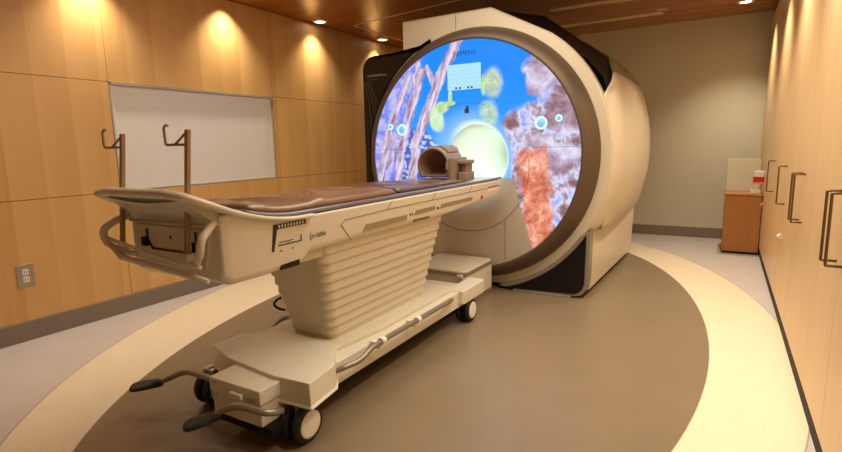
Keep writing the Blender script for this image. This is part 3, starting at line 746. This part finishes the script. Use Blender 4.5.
# L-shaped emblem with small teeth, key lines and lettering
lg = MB()
lg.prism([(1.548, .905), (1.560, .905), (1.585, 1.0), (1.765, 1.0), (1.765, 1.022), (1.565, 1.022)], 0, SX - .002, SX + .0014)
em = lg.build('instruction_frame', M['ink'], ub)
tt = MB()
for k in range(9): tt.box(SX, SX + .0024, 1.592 + .0185 * k, 1.601 + .0185 * k, 1.004, 1.018)
tt.build('tick_marks', M['beige'], em)['kind'] = 'stuff'
l2 = MB()
l2.box(SX - .002, SX + .0014, 1.585, 1.73, .925, .929).box(SX - .002, SX + .0014, 1.728, 1.732, .925, .955)
l2.box(SX - .002, SX + .0014, 1.595, 1.68, .938, .941)
l2.build('key_line', M['ink'], ub)
for y in (1.60, 1.67): MB().box(SX - .002, SX + .0012, y, y + .007, .898, .904).build('mark', M['ink'], ub)
text('e-table', 'lettering', M['ink'], ub, (SX + .0008, 1.80, .925), (0, 1, 0), (0, 0, 1), .026, .10)
MB().tube([(SX, 1.795, .915), (SX, 1.788, .935), (SX, 1.80, .955)], .0014, 5).build('swoosh', M['ink'], ub)
# black box below the side cover
MB().box(TX + .25, TX + .300, 1.60, 1.72, .812, .850).build('lock_box', M['black'], TB, bevel=.004)
MB().box(TX - .22, TX + .24, 1.76, 1.95, .800, .858).build('drive_cover', M['beige2'], TB, bevel=.006)

# table top board with dark rim
def topz(y): return zt(y) + .003
board = []
for k in range(0, 41):
    y = 1.42 + (4.26 - 1.42) * k / 40; z = topz(y)
    hw = .285
    board.append([(TX - hw, y, z), (TX - hw - .01, y, z + .012), (TX - hw, y, z + .022), (TX - .18, y, z + .014), (TX + .18, y, z + .014), (TX + hw, y, z + .022), (TX + hw + .01, y, z + .012), (TX + hw, y, z)])
MB().loft(board, True, True).build('table_top', M['board'], TB)

# mattress pads lying on the board ---------------------------------------
def pad(name, label, ya, yb, hw, th, m, seed, folds, lift=0.0):
    o = thing(name, (TX, (ya + yb) / 2, topz((ya + yb) / 2) + .022), label, 'table pad')
    NU, NV = 40, max(12, int((yb - ya) * 44))
    def fn(a, b, top=True):
        x = (a - .5) * 2; y = ya + (yb - ya) * b
        hwv = hw * (1 - .05 * max(0, (b - .9) / .1) ** 2 - .07 * max(0, (.1 - b) / .1) ** 2)
        e = min(1, (1 - abs(x)) / .10) * min(1, b / .03) * min(1, (1 - b) / .03); e = max(0, e) ** .5
        z = topz(y) + .0235 + lift
        if top:
            nz = noise.noise(Vector((x * 2.2 + seed, y * 3.1, 0))) * .006
            for fy, fs, amp in folds:
                d = (y - fy - fs * x) / .022; nz += amp * math.exp(-d * d) * (.6 + .4 * math.cos(x * 2.5))
            z += th * e + nz * e
        return (TX + x * hwv, y, z)
    mb = MB(); mb.grid(fn, NU, NV); mb.grid(lambda a, b: fn(a, b, False), NU, NV)
    mb.build('cushion', m, o, fix=True); return o
pad('table_pad', 'brown vinyl pad with folds on the near half of the patient table', 1.47, 2.62, .275, .030, M['vinyl'], 3.1, [(1.80, .17, .020), (1.98, -.10, .014), (2.14, -.24, .022), (2.40, .14, .018), (1.62, -.07, .014), (2.52, -.05, .012)])
pad('table_pad', 'dark brown vinyl pad in the middle of the patient table', 2.64, 3.22, .262, .026, M['vinyl2'], 7.7, [(2.80, .2, .010), (3.05, -.15, .010)])
pad('table_pad', 'narrow brown pad just in front of the head coil', 3.24, 3.56, .225, .020, M['vinyl'], 5.5, [(3.36, .1, .006)])

# infusion poles --------------------------------------------------------
def iv_pole(xb, xt, y, z0_, z1_):
    sq = lambda x, z: [(x + a, y + b, z) for a, b in rrect(-.009, .009, -.009, .009, .003, 2)]
    t = MB().loft([sq(xb, z0_), sq(xt, z1_)]).build('infusion_pole', M['pole'], TB)
    zh = z1_ - .055; x = xt - .008
    MB().tube([(x - .003, y, zh), (x - .118, y - .01, zh), (x - .122, y - .01, zh + .066), (x - .108, y - .008, zh + .076), (x - .100, y - .008, zh + .072)], .0052, 8, round_=.010).build('hook', M['pole'], t)
    MB().tube([(xt - .003, y, z1_ - .006), (x - .065, y - .005, zh + .003)], .0048, 8).build('brace', M['pole'], t)
iv_pole(-1.815, -1.740, 1.25, .925, 1.425)
iv_pole(-2.262, -2.168, 1.25, .930, 1.421)

# head coil --------------------------------------------------------------
HC = thing('head_coil', (TX, 3.74, 1.062), 'tan head coil with open round front lying at the far end of the table', 'head coil')
ZC = 1.185
co = MB()
def coil_ring(y, R, zb, n=36):
    pts = []
    for k in range(n + 1):
        a = math.radians(-38 + (218 + 38) * k / n); pts.append((TX - .03 + R * math.cos(a), y, ZC + R * math.sin(a)))
    pts = [(x, y_, max(z, zb)) for x, y_, z in pts]
    return pts
R1, R2 = .150, .130
zb = 1.066
co.loft([coil_ring(3.60, R2, zb + .012), coil_ring(3.60, R1 - .012, zb), coil_ring(3.612, R1, zb), coil_ring(3.84, R1 + .004, zb), coil_ring(3.90, R1 - .03, zb), coil_ring(3.905, .03, zb + .06)], cap=False, smooth=False, closed=True)
co.build('coil_shell', M['coil'], HC, bevel=.004)
MB().loft([coil_ring(3.598, R2, zb + .012), coil_ring(3.80, R2 - .012, zb + .012), coil_ring(3.86, .03, zb + .05)], cap=False, smooth=True, closed=True).build('coil_padding', M['coil_dark'], HC, fix=False)
MB().prism([(TX - .125, ZC + .105), (TX - .09, ZC + .150), (TX + .03, ZC + .158), (TX + .075, ZC + .135), (TX + .09, ZC + .10), (TX + .03, ZC + .13), (TX - .08, ZC + .13)], 1, 3.635, 3.84).build('top_cover', M['coil'], HC, bevel=.006)
MB().box(TX + .105, TX + .145, 3.60, 3.87, 1.066, 1.245).build('side_block', M['coil'], HC, bevel=.008)
MB().box(TX + .092, TX + .112, 3.585, 3.64, 1.15, 1.21).build('latch', M['coil_dark'], HC, bevel=.003)
MB().box(TX + .155, TX + .215, 3.68, 3.86, 1.066, 1.13).build('connector', M['coil'], HC, bevel=.006)
MB().box(TX + .165, TX + .205, 3.72, 3.84, 1.13, 1.195).build('connector', M['coil_dark'], HC, bevel=.004)
MB().box(TX + .140, TX + .225, 3.68, 3.84, 1.195, 1.225).build('connector_cap', M['coil'], HC, bevel=.006)
MB().box(TX - .20, TX + .20, 3.60, 3.90, 1.060, 1.068).build('coil_base', M['coil_dark'], HC, bevel=.002)

# docking unit on the floor between table and scanner -----------------------
DK = thing('docking_unit', (-2.02, 4.0, 0), 'low cream docking box with rounded lid at the foot of the scanner', 'docking unit')
MB().prism(rrect(-2.32, -1.765, 3.72, 4.30, .05), 2, .045, .27).build('body', M['beige'], DK, bevel=.01)
MB().prism(rrect(-2.325, -1.76, 3.71, 4.30, .06), 2, .272, .286).build('dark_band', M['greycol'], DK)
MB().prism(rrect(-2.315, -1.77, 3.72, 4.30, .055), 2, .288, .312).build('lid', M['shell'], DK, bevel=.008, seg=3)
MB().box(-2.30, -1.775, 3.75, 4.30, 0, .045).build('kick_plate', M['base'], DK)
MB().box(-1.84, -1.795, 3.695, 3.722, .262, .284).build('badge', M['white'], DK, bevel=.002)

# ------------------------------------------------------------------ cabinets on the right
CX = .42
edges = [.10, .72, 1.40, 2.12, 2.84, 3.46, 4.10, 4.74, 5.38, 6.00, 6.62, 7.94]
names = ['tall maple cabinet just beside the camera', 'tall maple cabinet with the largest pair of handles', 'tall maple cabinet with the second pair of handles', 'tall maple cabinet with a single handle, past the two handle pairs', 'tall maple cabinet farthest along, with the low brown box against it']
def cabinet(y0, y1, ysplit, handles, label, top=2.80):
    t = thing('tall_cabinet', ((CX + .98) / 2, (y0 + y1) / 2, 0), label, 'cabinet', 'tall cabinets along the right wall')
    MB().box(CX + .022, .98, y0 + .001, y1 - .001, .085, top).build('carcass', M['cab_wood'], t)
    MB().box(CX + .004, .97, y0 + .001, y1 - .001, 0, .084).build('toe_kick', M['gap'], t)
    ds = [y0] + ysplit + [y1]
    for a, b in zip(ds[:-1], ds[1:]):
        dr = MB().box(CX, CX + .020, a + .003, b - .003, .088, top - .004).build('door', M['cab_wood'], t, bevel=.0015, seg=1)
        for hy in handles:
            if a < hy < b:
                MB().tube([(CX + .001, hy, 1.135), (CX - .052, hy, 1.135), (CX - .052, hy, .852), (CX + .001, hy, .852)], .0056, 10, round_=.006).build('handle', M['handle'], dr)
cabinet(-.60, 1.92, [.05, .67, 1.29], [], names[0])
cabinet(1.92, 3.14, [2.53], [2.475, 2.585], names[1])
cabinet(3.14, 4.38, [3.76], [3.695, 3.82], names[2])
cabinet(4.38, 5.22, [], [4.70], names[3])
cabinet(5.22, 7.985, [6.10, 7.0], [5.78], names[4])
# low oak box at the end with a white board leaning on the wall
BX = thing('low_cabinet', (.23, 7.2, 0), 'low brown wooden box cabinet in the back right corner', 'low cabinet')
MB().box(.045, .412, 6.985, 7.45, .03, .69).build('body', M['box_wood'], BX, bevel=.004)
MB().box(.035, .418, 6.975, 7.46, .69, .712).build('top', M['box_wood'], BX, bevel=.004)
MB().box(.06, .41, 7.01, 7.44, 0, .03).build('toe_kick', M['gap'], BX)
WB = MB().loft([[(.055, 7.38, .713), (.40, 7.38, .713), (.40, 7.44, .713), (.055, 7.44, .713)], [(.055, 7.43, 1.10), (.40, 7.43, 1.10), (.40, 7.45, 1.10), (.055, 7.45, 1.10)]]).build('white_box', M['plaster'], bevel=.004)
tag(WB, 'pale flat carton standing upright on the low brown box cabinet', 'carton')
GD = thing('glove_holder', (.36, 7.10, .80), 'red and white glove box in a holder at the cabinet end', 'glove box')
MB().box(.315, .418, 7.03, 7.14, .845, .905).build('box_front', M['red'], GD, bevel=.003)
MB().box(.32, .418, 7.035, 7.135, .906, .97).build('box_top', M['white'], GD, bevel=.003)
MB().box(.31, .418, 7.02, 7.15, .83, .844).build('shelf', M['pink'], GD)
MB().box(.30, .395, 7.05, 7.14, .713, .76).build('tissue_box', M['white'], None, bevel=.003)
tag(bpy.data.objects['tissue_box'], 'small white box on the low brown cabinet below the glove box', 'small box')
def paper(name, y, z, m, label, sc):  # small raised star shape on a cabinet door
    pts = []
    for k in range(10):
        a = 2 * PI * k / 10; rr = sc * (1.0 if k % 2 == 0 else .45); pts.append((y + rr * math.cos(a), z + rr * .7 * math.sin(a)))
    mb = MB(); cc = (CX - .035, y, z); ring = [(CX - .002 - .018 * (k % 2), p[0], p[1]) for k, p in enumerate(pts)]
    v = [cc] + ring + [(CX - .001, y, z)]
    fs = [(0, 1 + k, 1 + (k + 1) % 10) for k in range(10)] + [(11, 1 + (k + 1) % 10, 1 + k) for k in range(10)]
    mb.add(v, fs); o = mb.build(name, m); tag(o, label, 'door catch'); return o  # star-shaped piece, purpose unclear
paper('door_star', 4.74, .60, M['white'], 'small white star-shaped piece on the cabinet door below the handles', .04)
paper('door_star', 6.9, .60, M['pink'], 'small pink star-shaped piece on the farthest cabinet above the low box', .05)
